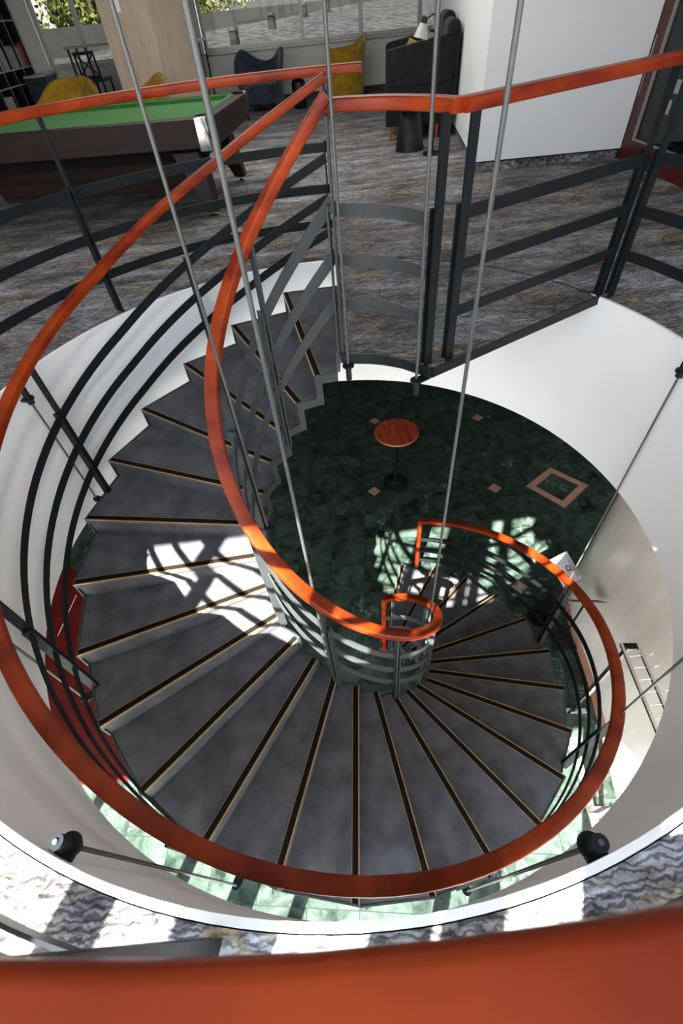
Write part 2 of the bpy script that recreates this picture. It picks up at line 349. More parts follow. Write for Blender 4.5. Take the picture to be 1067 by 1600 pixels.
# side and back walls upstairs
bm = BM(); box(bm, X0 - .1, X0, Y0, Y1, 0, 3.0); struct('wall_left', bm, greycol)
bm = BM(); box(bm, X1, X1 + .1, Y0, Y1, 0, 3.0); struct('wall_right', bm, greycol)
bm = BM()
box(bm, X0, X1, Y1, Y1 + .18, 0, .90); box(bm, X0, X1, Y1, Y1 + .18, 2.6, 3.0); box(bm, X0, -5.22, Y1, Y1 + .18, .9, 2.6)
box(bm, -3.2, -1.9, Y1, Y1 + .18, .9, 2.6); box(bm, 5.0, X1, Y1, Y1 + .18, .9, 2.6)
struct('wall_back', bm, greycol)
bm = BM(); box(bm, X0, 2.2, Y1 - .02, Y1, 0, .12); struct('baseboard_back', bm, sandst)
def window(name, xs, z0, z1):
    bm = BM(); t = .035
    for x in xs: box(bm, x - t, x + t, Y1 - .02, Y1 + .10, z0, z1)
    box(bm, xs[0] - t, xs[-1] + t, Y1 - .04, Y1 + .12, z0 - .015, z0 + .05); box(bm, xs[0] - t, xs[-1] + t, Y1 - .02, Y1 + .1, z1 - .05, z1)
    f = struct(name, bm, aluf)
    for a, b in zip(xs, xs[1:]):
        g = BM(); box(g, a + t, b - t, Y1 + .04, Y1 + .05, z0 + .05, z1 - .05); obj('pane', g, glass, f)
    bm = BM(); box(bm, xs[0] - .1, xs[-1] + .1, Y1 - .10, Y1 - .005, z0 - .05, z0 - .018); obj('window_sill', bm, aluf, f)
window('window_1', [-5.15, -4.34, -3.25], .92, 2.6)
window('window_2', [-1.84, .24, 1.49, 2.74, 3.9, 4.95], .92, 2.6)

# white partition on the right
bm = BM(); prism(bm, [(1.95, 4.36), (3.62, 4.30), (3.62, Y1), (3.02, Y1)], .09, 3.0)
struct('wall_partition', bm, white)
bm = BM(); prism(bm, [(1.965, 4.375), (3.6, 4.315), (3.6, Y1), (3.035, Y1)], 0, .085); struct('baseboard_partition', bm, carpet)
bm = BM(); prism(bm, [(1.944, 4.352), (3.62, 4.292), (3.62, Y1), (3.014, Y1)], .083, .094); struct('trim_2', bm, black)
# red framed glass doors, right
def door(name, x, ya, yb, z1, handle=False):
    bm = BM(); w = .17
    box(bm, x, x + .07, ya, ya - w, 0, z1); box(bm, x, x + .07, yb, yb + w, 0, z1); box(bm, x, x + .07, ya - w, yb + w, 0, .20); box(bm, x, x + .07, ya - w, yb + w, z1 - .2, z1)
    f = struct(name, bm, redframe)
    g = BM(); box(g, x + .025, x + .035, ya - w, yb + w, .2, z1 - .2); obj('pane', g, tglass, f)
    g = BM()
    for (a, b, c, d) in ((ya - w, ya - w - .012, .2, z1 - .2), (yb + w, yb + w + .012, .2, z1 - .2), (ya - w, yb + w, .2, .212), (ya - w, yb + w, z1 - .212, z1 - .2)): box(g, x - .004, x + .03, a, b, c, d)
    obj('glazing_bead', g, aluf, f)
    return f
d1 = door('door_1', 3.62, 4.28, 2.98, 2.5)
g = BM(); box(g, 3.64, 3.645, 3.62, 3.69, .62, .72); box(g, 3.64, 3.645, 3.66, 3.73, .46, .57); tag(obj('notice', g, aluf, d1), 'pale notice stuck on the glass')
g = BM(); box(g, 3.612, 3.62, 4.245, 4.252, .55, 1.0); box(g, 3.612, 3.62, 4.245, 4.252, 1.35, 1.75); obj('hinge', g, chrome, d1)
d2 = door('door_2', 3.62, 2.96, 1.7, 2.5)
bm = BM(); box(bm, 3.62, 3.8, Y0, 1.7, 0, 3.0); box(bm, 3.62, 3.8, 1.7, 4.36, 2.5, 3.0); struct('wall_side', bm, greycol)
bm = BM(); box(bm, 5.0, 5.05, 1.5, 5.0, 0, 3.0); struct('wall_beyond', bm, greycol)

# lower level
G0 = Vector((.59, 3.49)); ga = R(-6.2); GS = 2.05
gu = Vector((math.cos(ga), math.sin(ga))); gv = Vector((-math.sin(ga), math.cos(ga)))
bm = BM(); box(bm, LX0, LX1, LY0, LY1, ZF - .1, ZF); fl = struct('floor_lower', bm, [marble, pink, redmar, papers])
bm = BM(); bm.from_mesh(fl.data)
def quad(pts, z, mi):
    f = bm.faces.new([bm.verts.new((p[0], p[1], z)) for p in pts]); f.material_index = mi; f.normal_update()
    if f.normal.z < 0: f.normal_flip()
for q in ((.85, 5.47), (2.89, 5.22), (.59, 3.49), (2.64, 3.26), (4.66, 3.02), (2.40, 1.30), (-1.45, 3.72), (-1.2, 5.7), (.36, 1.5)):
    if q == (.36, 1.5): continue
    if q[0] < 0: continue
    q = Vector(q); d = .115
    quad([q + gu * d, q + gv * d, q - gu * d, q - gv * d], ZF + .002, 1)
o4 = [Vector(p) for p in ((3.73, 3.62), (4.18, 3.10), (3.60, 2.66), (3.16, 3.23))]; cc = sum(o4, Vector((0, 0))) / 4
i4 = [cc + (p - cc) * .68 for p in o4]
for i in range(4): quad([o4[i], o4[(i + 1) % 4], i4[(i + 1) % 4], i4[i]], ZF + .002, 1)
quad([(-7.4, -.60), (-2.3, -.64), (-2.3, .3), (-4.27, 2.36), (-7.4, 5.8)], ZF + .002, 2)
quad([(-4.23, 1.30), (-4.17, 1.97), (-4.16, 1.97), (-4.22, 1.30)], ZF + .003, 3)
quad([(-7.4, -.60), (-2.3, -.64), (-2.3, -.665), (-7.4, -.625)], ZF + .003, 2)
# pale strip round the curved wall and across the front bays
wb = [(3.35, 1.53), (3.02, 1.17), (2.90, .80), (2.85, .43), (2.80, -.07), (2.71, -.58), (2.62, -1.05), (2.52, -1.6), (2.3, -2.9)]
def inset(pts, d):
    o = []
    for i, p in enumerate(pts):
        a = Vector(pts[max(0, i - 1)]); b = Vector(pts[min(len(pts) - 1, i + 1)]); t = (b - a).normalized(); n_ = Vector((t.y, -t.x)); o.append(Vector(p) + n_ * d)
    return o
wi = inset(wb, .045)
for i in range(len(wb) - 1): quad([wb[i], wb[i + 1], wi[i + 1], wi[i]], ZF + .002, 1)
for (x0, x1) in ((1.98, 2.06),): quad([(x0, -2.9), (x1, -2.9), (x1 + .3, -.7), (x0 + .3, -.7)], ZF + .002, 3)
bm.to_mesh(fl.data); bm.free()
# curved cream wall
def bez(pts, n=6):
    o = []
    for i in range(len(pts) - 1):
        p0 = Vector(pts[max(0, i - 1)]); p1 = Vector(pts[i]); p2 = Vector(pts[i + 1]); p3 = Vector(pts[min(len(pts) - 1, i + 2)])
        for k in range(n):
            t = k / n; o.append(.5 * ((2 * p1) + (p2 - p0) * t + (2 * p0 - 5 * p1 + 4 * p2 - p3) * t * t + (3 * p1 - p0 - 3 * p2 + p3) * t ** 3))
    o.append(Vector(pts[-1])); return o
wc = bez(wb); wo = inset(wc, -.22)
bm = BM(); prism(bm, [tuple(p) for p in wc] + [tuple(p) for p in reversed(wo)], ZF, ZD)
struct('wall_curved', bm, cream, smooth=True)
wk = inset(wc, .012)
bm = BM(); prism(bm, [tuple(p) for p in wc] + [tuple(p) for p in reversed(wk)], ZF, ZF + .09); struct('baseboard_curved', bm, pink)
bm = BM(); box(bm, LX0, LX1, LY1, LY1 + .1, ZF, ZD); struct('wall_back_lower', bm, darkwall)
bm = BM(); box(bm, LX0 - .1, LX0, LY0, LY1, ZF, ZD); struct('wall_left_lower', bm, darkwall)
bm = BM(); box(bm, LX1, LX1 + .1, LY0, LY1, ZF, ZD); struct('wall_right_lower', bm, darkwall)

# ------------------------------------------------------------ landing
pl = [(.182, 2.067), (.091, .509)]
for x, y in ((.175, .500), (.26, .480), (.339, .45), (.44, .39), (.526, .31)): pl.append((x, y))
pl.append((.59, .255))
a1 = math.degrees(math.atan2(.93, 1.868)); a0 = math.degrees(math.atan2(2.067, .182))
arc = [tuple(pc(RD + .006, a1 + (a0 - a1) * i / 14)[:2]) for i in range(15)]
land = thing('landing_platform', 'wedge-shaped carpeted landing with a dark steel edge at the head of the spiral stairs', 'landing', (0, 0, 0))
bm = BM(); prism(bm, pl + arc[:-1], -.055, .0008); obj('carpet_top', bm, carpet, land)
edge = pl[:] + [arc[0]]
bm = BM()
for a, b in zip(edge, edge[1:]):
    a, b = Vector(a), Vector(b); t = (b - a).normalized(); n_ = Vector((t.y, -t.x)) * .012
    # outward = away from the platform centre
    if (a + n_ - Vector((.8, 1.2))).length < (a - n_ - Vector((.8, 1.2))).length: n_ = -n_
    prism(bm, [tuple(a), tuple(b), tuple(b + n_), tuple(a + n_)], -.045, .012)
obj('edge_frame', bm, steel, land)
bm = BM(); cc_ = Vector((.85, 1.25)); prism(bm, [tuple(cc_ + (Vector(p) - cc_) * .93) for p in pl + arc[:-1]], -.075, -.056); obj('steel_deck', bm, steel, land)

# ------------------------------------------------------------ spiral staircase
kn = [0, 4, 8, 12, 16, 20, 26]
RO = [1.983, 1.987, 1.982, 1.972, 1.992, 1.990, 1.955]; AO = [-2.75, .35, .42, -.42, .8, -.5, .8]; RI = .652
def tp(k, outer):
    if outer: return pc(lerp(k, kn, RO), TH0 + DTH * k + lerp(k, kn, AO), 0, CO)
    return pc(RI, TH0 + DTH * k, 0, (.036, -.04))
stair = thing('spiral_staircase', 'spiral staircase of grey carpeted wedge treads with brass nosings winding down the well', 'staircase', (0, 0, ZF))
def spar(name, bm, m, parent=None, **k):
    bmesh.ops.translate(bm, verts=bm.verts[:], vec=(0, 0, -ZF)); return obj(name, bm, m, parent or stair, **k)
outb, innb = BM(), BM()
def plate(bm, a, b, z0, z1, t, outw):
    a, b = Vector(a), Vector(b); d = (b - a).normalized(); n_ = Vector((d.y, -d.x, 0)) * t
    if n_.dot(outw) < 0: n_ = -n_
    prism(bm, [(a.x, a.y), (b.x, b.y), (b.x + n_.x, b.y + n_.y), (a.x + n_.x, a.y + n_.y)], z0, z1)
for j in range(25):
    z = -RISE * (j + 1); bi, bo, fi, fo = tp(j, 0), tp(j, 1), tp(j + 1, 0), tp(j + 1, 1)
    # carpet tread
    bb = (bo - bi).normalized(); bb = Vector((-bb.y, bb.x, 0)) * (.036 if j else 0)
    if bb.dot(fo - bo) > 0: bb = -bb
    bm = BM(); prism(bm, [tuple(v[:2]) for v in (bi + bb, bo + bb, fo, fi)], z - .035, z)
    T = spar('tread', bm, stair_c)
    # riser below the front edge and its carpet
    d = (fo - fi).normalized(); nb = Vector((-d.y, d.x, 0));
    if nb.dot(bo - fo) < 0: nb = -nb
    q0, q1 = fi + nb * .016, fo + nb * .016
    bm = BM(); prism(bm, [tuple(v[:2]) for v in (q0, q1, q1 + nb * .02, q0 + nb * .02)], z - RISE, z - .035)
    spar('riser', bm, stair_c)
    # brass and black nosing
    bm = BM()
    for a, b, mi, h in ((0.0, .005, 1, .004), (.005, .043, 0, .003), (.043, .046, 1, .0035)):
        v = [fi + nb * a, fo + nb * a, fo + nb * b, fi + nb * b]; prism(bm, [tuple(x[:2]) for x in v], z, z + h, mi)
    v = [fi - nb * .003, fo - nb * .003, fo, fi]; prism(bm, [tuple(x[:2]) for x in v], z - .004, z + .004, 1)
    n_ = spar('nosing', bm, [blackrub, gold], stair)
    # folded steel side plates
    cen = Vector((CO[0], CO[1], 0))
    for bmx, A, B, t in ((outb, bo, fo, .012), (innb, bi, fi, .020)):
        ow = ((A + B) / 2 - cen) * (1 if bmx is outb else -1)
        plate(bmx, A, B, z - .055, z + .004, t, ow)
        e = (B - A).normalized() * .045
        plate(bmx, B - e, B, z - RISE - .055, z - .054, t, ow)
bm = BM()
q0, q1 = tp(0, 0), tp(0, 1); nb = Vector((math.cos(R(TH0 + 90)), math.sin(R(TH0 + 90)), 0)) * -.02
prism(bm, [tuple(v[:2]) for v in (q0, q1, q1 + nb, q0 + nb)], -RISE, -.02); spar('riser', bm, stair_c)
spar('outer_stringer', outb, steel_l); spar('inner_stringer', innb, steel_l)
bm = BM()
for j in range(25):
    z = -RISE * (j + 1); v = [tp(j, 0), tp(j, 1), tp(j + 1, 1), tp(j + 1, 0)]; prism(bm, [tuple(x[:2]) for x in v], z - .045, z - .0355)
spar('steel_soffit', bm, steel_l)

# ------------------------------------------------------------ railings
SEC = rrect(.074, .050, .009); BAR = [(-.004, -.029), (.004, -.029), (.004, .029), (-.004, .029)]
on = [85, 110, 140, 170, 200, 230, 260, 290, 320, 350, 385, 422]
orr = [1.954, 1.951, 1.948, 1.95, 1.941, 1.93, 1.938, 1.95, 1.973, 1.983, 1.978, 1.973]
oh = [1.112, 1.038, .993, 1.018, 1.051, 1.08, 1.112, 1.138, 1.145, 1.109, 1.035, .966]
def nos(t): return -RISE * (t - TH0) / DTH
def outer(t, dz=0, dr=0): return pc(lerp(t, on, orr) + dr, t, lerp(t, on, oh) + nos(t) + dz, CO)
def inner(t, dz=0, dr=0): return pc(.672 + dr, t, 1.131 + nos(t) + dz, CI)
def path(f, a, b, st, dz=0, dr=0):
    n = max(2, int(abs(b - a) / st)); ts = [a + (b - a) * i / n for i in range(n + 1)]
    return [f(t, dz, dr) for t in ts], [Vector((math.cos(R(t)), math.sin(R(t)), 0)) for t in ts]
def post(bm, base, top_z, th, bar_z=None, w=.05):
    """flat bar upright, wide face along the radius, with a shorter clamp plate where the bars run"""
    mx = Matrix.Translation((base[0], base[1], 0)) @ Matrix.Rotation(R(th), 4, 'Z')
    box(bm, -w / 2, w / 2, -.006, .006, base[2], top_z, mx=mx)
    if bar_z: box(bm, -w / 2 - .004, w / 2 - .004, .022, .032, base[2] + .02, bar_z, mx=mx); box(bm, -.01, .01, .006, .022, base[2] + .03, base[2] + .05, mx=mx); box(bm, -.01, .01, .006, .022, bar_z - .03, bar_z, mx=mx)
def mkrail(name, label, f, a, b, posts, offs, bar_a, bar_b, st=3, base_off=-.15, rad_in=0.0, mt=steel):
    t = thing(name, label, 'railing', (0, 0, ZF))
    def part(nm, bm, m, **k): bmesh.ops.translate(bm, verts=bm.verts[:], vec=(0, 0, -ZF)); return obj(nm, bm, m, t, **k)
    p, r = path(f, a, b, st); part('handrail', sweep(BM(), p, r, SEC), wood, smooth=True)
    for dz in offs:
        p, r = path(f, bar_a, bar_b, st, -dz, rad_in); part('bar', sweep(BM(), p, r, BAR), mt)
    for th_ in posts:
        q = f(th_, 0, rad_in + .012); bm = BM(); post(bm, (q.x, q.y, nos(th_) + base_off), f(th_).z - .02, th_, f(th_).z - offs[0] + .03); part('post', bm, mt)
    return t, part
so, part_o = mkrail('outer_stair_railing', 'long outer spiral railing with red handrail and three dark bars down the stairs', outer, 86, 421, [120, 161, 201.5, 242.5, 283, 323, 363, 403, 420.5], (.40, .64, .86), 87, 421, rad_in=.01)
q = outer(421); bm = BM(); mx = Matrix.Translation((q.x, q.y, 0)) @ Matrix.Rotation(R(421), 4, 'Z'); box(bm, -.037, .037, -.02, .032, -4.1, q.z + .024, mx=mx); part_o('end_post', bm, wood, bevel=.008)
si, part_i = mkrail('inner_stair_railing', 'tight inner spiral railing with orange-red handrail around the open stair core', inner, 84, 421.5, [124, 165, 207, 249, 290, 331, 372, 413], (.38, .62, .85), 84, 421, rad_in=-.03, base_off=-.19, mt=steel_l)
q = inner(421.5); bm = BM(); mx = Matrix.Translation((q.x, q.y, 0)) @ Matrix.Rotation(R(421.5), 4, 'Z'); box(bm, -.037, .037, -.018, .034, -4.15, q.z + .024, mx=mx); part_i('end_post', bm, wood, bevel=.008)
for z in (-3.25, -3.5, -3.75, -3.98):
    pass

# gallery railing round the well
ga_ = thing('gallery_railing', 'upper floor railing with red handrail curving around the edge of the stairwell', 'railing', (0, 0, 0))
f = lambda t, dz, dr: pc(RG + dr, t, 1.155 + dz)
p, r = path(f, 78.5, 386.5, 2); obj('handrail', sweep(BM(), p, r, SEC), wood, ga_, smooth=True)
for z in (.745, .49, .25):
    p, r = path(f, 85.5, 385.5, 2, z - 1.155, .045); obj('bar', sweep(BM(), p, r, BAR), steel, ga_)
for t in (85.5, 135, 197, 258.3, 322, 385.3):
    q = pc(RG + .02, t); bm = BM(); post(bm, (q.x, q.y, .0), 1.135, t, .79); obj('post', bm, steel, ga_)
# landing railing
la = thing('landing_railing', 'railing with red handrail round the inner arc and straight right side of the landing', 'railing', (0, 0, 0))
CL = (.036, -.03)
pts = []
for i in range(9):
    t = 84 + (26.5 - 84) * i / 8; pts.append(pc(.70, t, 1.142))
rad = [Vector((p.x, p.y, 0)).normalized() for p in pts]
obj('handrail', sweep(BM(), pts, rad, SEC), wood, la, smooth=True)
a = Vector((.640, .322, 1.142)); b = Vector((1.905, .955, 1.152)); d = (b - a).normalized(); nn = Vector((d.y, -d.x, 0))
obj('handrail', sweep(BM(), [a, (a + b) / 2, b], [nn] * 3, SEC), wood, la, smooth=True)
for z in (.755, .52, .285):
    pts = [pc(.60, 80 + (30 - 80) * i / 10, z) for i in range(11)]; rad = [Vector((p.x, p.y, 0)).normalized() for p in pts]
    obj('bar', sweep(BM(), pts, rad, BAR), steel_l, la)
    a = Vector((.72, .352, z)); b = Vector((1.85, .918, z)); obj('bar', sweep(BM(), [a, b], [nn] * 2, BAR), steel, la)
for (x, y, th_) in ((.10, .545, 82), (.575, .315, 28), (.705, .345, 27), (1.872, .945, 27)):
    bm = BM(); post(bm, (x, y, -.01), 1.125, th_, .79); obj('post', bm, steel if x > .2 else steel_l, la)

# ------------------------------------------------------------ suspension rods
def rod(x, y, z0, z1, label, lug=None, strut=None, head=False, wallth=None, r=.0085, nut=.013):
    t = thing('suspension_rod', label, 'rod', (x, y, z0))
    bm = BM(); cyl(bm, (0, 0, 0), (0, 0, z1 - z0), r, seg=12); obj('rod', bm, rodm, t, smooth=True)
    bm = BM(); cyl(bm, (0, 0, -.05 - (nut - .013) * 8), (0, 0, .02), nut, seg=14); cyl(bm, (0, 0, .0), (0, 0, .012), nut * 2, seg=18)
    if lug is not None:
        mx = Matrix.Rotation(R(lug), 4, 'Z'); box(bm, -.005, .085, -.028, .028, -.004, .006, mx=mx)
    obj('end_nut', bm, steel, t, smooth=True)
    if head:
        bm = BM(); cyl(bm, (0, 0, z1 - z0 - .115), (0, 0, z1 - z0 - .005), .021, seg=18); cyl(bm, (0, 0, z1 - z0 - .085), (0, 0, z1 - z0 - .073), .034, seg=20)
        mx = Matrix.Translation((0, 0, z1 - z0)) @ Matrix.Rotation(R(wallth), 4, 'Z'); box(bm, 0, .04, -.03, .03, -.09, -.075, mx=mx)
        obj('wall_bracket', bm, steel, t, smooth=True)
    if strut:
        bm = BM(); a = Vector((0, 0, strut[1])); b = Vector((strut[0][0] - x, strut[0][1] - y, strut[1])); cyl(bm, a, b, .006, seg=10); obj('strut', bm, steel, t)
    return t
cl = ['far-left tall rod crossing the pool table and orange inner rail', 'tall rod beside it, running down past the core to the front inner rail', 'tall rod at the left corner of the landing', 'tall rod at the right end of the landing arc', 'tall rod on the right falling into the small ring of the inner rail']
def prj(t, r=.625): return CI[0] + r * math.cos(R(t)), CI[1] + r * math.sin(R(t))
x, y = prj(166, .61); rod(x, y, nos(163) - .12, 3.0, 'grey hanging rod crossing the green pool table, ending on the upper inner stringer', lug=163)
x, y = prj(245); rod(x, y, nos(247) - .15, 3.0, 'grey hanging rod crossing the pool table corner, ending low at the front of the core', lug=245)
rod(.122, .490, -.06, 3.0, 'grey hanging rod at the left corner of the landing', lug=75, nut=.018)
rod(.500, .248, -.06, 3.0, 'grey hanging rod at the right end of the landing arc', lug=30, nut=.018)
x, y = prj(327); rod(x, y, nos(330) - .15, 3.0, 'grey hanging rod in front of the white wall, falling through the small red rail ring', lug=327)
for t, lab in ((163, 'outer rod by the upper left post, hung from the white well wall'), (203.5, 'outer rod on the far left beside the red marble floor'),
               (244.5, 'outer rod at the bottom left with a black bracket on the well wall'), (285.5, 'outer rod at the bottom right with a black bracket on the well wall'),
               (323.5, 'outer rod crossing the coat rack on the right'), (364, 'long outer rod on the right along the cream wall edge')):
    lo = t in (244.5, 285.5); x, y = pc(2.045 if lo else 2.03, t)[:2]; pp = outer(t - 2.5, -.40)
    rod(x, y, nos(t) - .14, .0 if lo else -.03, 'thin dark ' + lab, lug=t + 180, strut=((pp.x, pp.y), pp.z), head=True, wallth=t, r=.007)

# ------------------------------------------------------------ lower floor things
t = thing('bar_table', 'tall round cherry red bar table on a black pedestal standing on the green marble floor', 'table', (.99, 3.66, ZF))
bm = BM(); cyl(bm, (0, 0, 1.11), (0, 0, 1.127), .338, seg=48); obj('table_top', bm, tabletop, t)
bm = BM(); lathe(bm, [(.30, 1.095), (.343, 1.097), (.35, 1.11), (.344, 1.124), (.30, 1.1255)], 48); obj('table_edge', bm, edgew, t, smooth=True)
bm = BM(); cyl(bm, (0, 0, .05), (0, 0, 1.095), .032, seg=20); cyl(bm, (0, 0, 1.08), (0, 0, 1.095), .12, seg=20); obj('column', bm, black, t, smooth=True)
bm = BM(); lathe(bm, [(.215, 0), (.218, .012), (.17, .022), (.165, .028), (.13, .034), (.125, .042), (.09, .05), (.085, .06), (.05, .07), (.034, .085)], 40); obj('base', bm, black, t, smooth=True)
# sign stands
t = thing('sign_stand', 'black stand with a white notice sheet behind the lower outer handrail', 'sign', (2.61, .88, ZF))
bm = BM(); cyl(bm, (0, 0, .02), (0, 0, .88), .014, seg=12); obj('pole', bm, black, t)
bm = BM(); lathe(bm, [(.165, 0), (.165, .014), (.03, .03)], 32); obj('base', bm, black, t, smooth=True)
mx = Matrix.Translation((.02, .05, .92)) @ Matrix.Rotation(R(22), 4, 'Z') @ Matrix.Rotation(R(28), 4, 'X')
bm = BM(); box(bm, -.15, .15, -.19, .19, -.012, 0, mx=mx); obj('plate', bm, black, t)
bm = BM(); box(bm, -.145, .145, -.185, .185, .001, .004, mx=mx); s = tag(obj('notice_sheet', bm, papers, t), 'white printed sheet')
bm = BM(); m2 = mx @ Matrix.Translation((.045, .0, .0055))
for i in range(16):
    a = i * 22.5; box(bm, -.006, .006, -.008, .008, 0, .001, mx=m2 @ Matrix.Rotation(R(a), 4, 'Z') @ Matrix.Translation((.03, 0, 0)))
box(bm, -.004, .004, -.02, .012, 0, .001, mx=m2 @ Matrix.Translation((.028, -.028, 0)) @ Matrix.Rotation(R(45), 4, 'Z'))
for k in range(4): box(bm, .125 - .010 * k, .128 - .010 * k, -.14, .14 - .05 * (k % 2), 0, .001, mx=mx @ Matrix.Translation((0, 0, .0055)))
obj('lettering', bm, black, s)
t = thing('sign_stand', 'grey square topped stand against the cream curved wall', 'sign', (2.66, .45, ZF))
bm = BM(); cyl(bm, (0, 0, .02), (0, 0, .96), .013, seg=12); obj('pole', bm, black, t)
bm = BM(); box(bm, -.14, .14, -.14, .14, 0, .016); obj('base', bm, black, t)
mx = Matrix.Translation((.0, .0, .98)) @ Matrix.Rotation(R(-8), 4, 'Z') @ Matrix.Rotation(R(-54), 4, 'X')
bm = BM(); box(bm, -.17, .17, -.12, .12, -.004, .004, mx=mx); obj('plate', bm, greyfab, t)
t = thing('waste_bin', 'low black bin beside the lower steps by the curved wall', 'bin', (2.36, .66, ZF))
bm = BM(); lathe(bm, [(.13, 0), (.15, .3), (.155, .31), (.135, .31), (.12, .03)], 28); obj('shell', bm, black, t, smooth=True)
bm = BM(); lathe(bm, [(.001, .26), (.132, .262)], 28); obj('liner', bm, blackrub, t)
# coat rack
t = thing('coat_rack', 'silver metal coat rack with wire hooks standing in front of the cream curved wall', 'coat rack', (2.42, -.43, ZF))
e = Vector((-.08, -.80, 0)); ed = e.normalized(); mx = Matrix.Rotation(math.atan2(ed.y, ed.x), 4, 'Z')
for s in (0.0, .98): bm = BM(); box(bm, s - .02, s + .02, -.02, .02, .02, 1.72, mx=mx); obj('upright', bm, chrome, t, bevel=.003)
for s in (0.0, .98): bm = BM(); box(bm, s - .03, s + .03, -.16, .16, 0, .03, mx=mx); obj('foot', bm, chrome, t)
for dy in (-.07, .07): bm = BM(); box(bm, -.02, 1.0, dy - .012, dy + .012, 1.715, 1.74, mx=mx); obj('rail', bm, chrome, t)
bm = BM(); box(bm, -.025, .025, -.08, .08, 1.72, 1.735, mx=mx); box(bm, .955, 1.005, -.08, .08, 1.72, 1.735, mx=mx); obj('end_cap', bm, steel, t)
for k in range(9):
    s = .08 + k * .105
    pts = [mx @ Vector(v) for v in ((s, -.07, 1.72), (s, -.02, 1.69), (s, .07, 1.715), (s, .12, 1.70), (s, .16, 1.74))]
    bm = BM(); tube(bm, pts, .004, 6); obj('hook', bm, chrome, t)

# ------------------------------------------------------------ pool table
PR = R(-8.0)
t = thing('pool_table', 'green topped pool table in dark rosewood with chrome corners beside the gallery railing', 'pool table', (-.84, 3.52, 0), R(172))
# local x runs along the long side away from the camera's right corner, local y points towards the railing, so the table lies at y < 0
L, W = 3.15, 1.75
def pbox(nm, m, *a, bevel=.0): bm = BM(); box(bm, *a); return obj(nm, bm, m, t, bevel=bevel)
pbox('bed_cloth', cloth, .10, L - .10, -W + .10, -.10, .76, .785)
for nm, a in (('top_rail', (.07, L - .07, -.13, 0, .60, .82)), ('top_rail', (.07, L - .07, -W, -W + .13, .60, .82)), ('top_rail', (0, .13, -W + .07, -.07, .60, .82)), ('top_rail', (L - .13, L, -W + .07, -.07, .60, .82))): pbox(nm, rosew, *a, bevel=.008)
for a in ((.16, L - .16, -.175, -.125, .775, .823), (.16, L - .16, -W + .125, -W + .175, .775, .823), (.125, .175, -W + .16, -.16, .775, .823), (L - .175, L - .125, -W + .16, -.16, .775, .823)): pbox('cushion', cloth, *a, bevel=.006)
for x0, y0, sx, sy in ((0, 0, 1, -1), (0, -W, 1, 1), (L, 0, -1, -1), (L, -W, -1, 1)):
    bm = BM(); pr = [(-.006, .15)] + [(.06 - .066 * math.cos(R(a)), .06 - .066 * math.sin(R(a))) for a in range(0, 91, 10)] + [(.15, -.006), (.15, .012), (.06, .012), (.012, .06), (.012, .15)]
    pts = [(x0 + sx * a, y0 + sy * b) for a, b in pr]; prism(bm, pts, .58, .828)
    prism(bm, [(x0 + sx * a, y0 + sy * b) for a, b in [(.005, .13)] + [(.06 - .060 * math.cos(R(a)), .06 - .060 * math.sin(R(a))) for a in range(0, 91, 15)] + [(.13, .005), (.13, .03), (.03, .13)]], .822, .832)
    c_ = obj('corner_cap', bm, chrome_d, t, smooth=True)
    bm = BM(); lathe(bm, [(.001, .79), (.05, .826), (.06, .834), (.064, .834), (.066, .826)], 20, (x0 + sx * .10, y0 + sy * .10)); obj('pocket', bm, blackrub, t, smooth=True)
pbox('recess_panel', blackrub, .22, L - .22, -W + .22, -.22, .48, .62)
bm = BM(); v = []
for z, ins in ((.50, .28), (.20, .34)): v.append([bm.verts.new((x, y, z)) for x, y in ((ins + .2, -ins), (L - ins - .2, -ins), (L - ins - .2, -W + ins), (ins + .2, -W + ins))])
bm.faces.new(v[0]); bm.faces.new(v[1])
for i in range(4): bm.faces.new((v[0][i], v[0][(i + 1) % 4], v[1][(i + 1) % 4], v[1][i]))
obj('lower_cabinet', bm, rosew, t)
for x0, y0, sx, sy in ((0, 0, 1, -1), (0, -W, 1, 1), (L, 0, -1, -1), (L, -W, -1, 1)):
    bm = BM(); vs = []
    for z, a, wd in ((.56, .34, .20), (.30, .26, .14), (.05, .20, .09)):
        vs.append([bm.verts.new((x0 + sx * (a + p * wd), y0 + sy * (a * .75 + q_ * wd), z)) for p, q_ in ((-.5, -.5), (.9, -.5), (.9, .9), (-.5, .9))])
    bm.faces.new(vs[0]); bm.faces.new(vs[-1])
    for A, B in zip(vs, vs[1:]):
        for i in range(4): bm.faces.new((A[i], A[(i + 1) % 4], B[(i + 1) % 4], B[i]))
    l_ = obj('leg', bm, rosew, t, bevel=.01)
    bm = BM(); lathe(bm, [(.055, 0), (.055, .012), (.02, .022), (.02, .05)], 16, (x0 + sx * .22, y0 + sy * .17)); obj('foot', bm, chrome, l_, smooth=True)

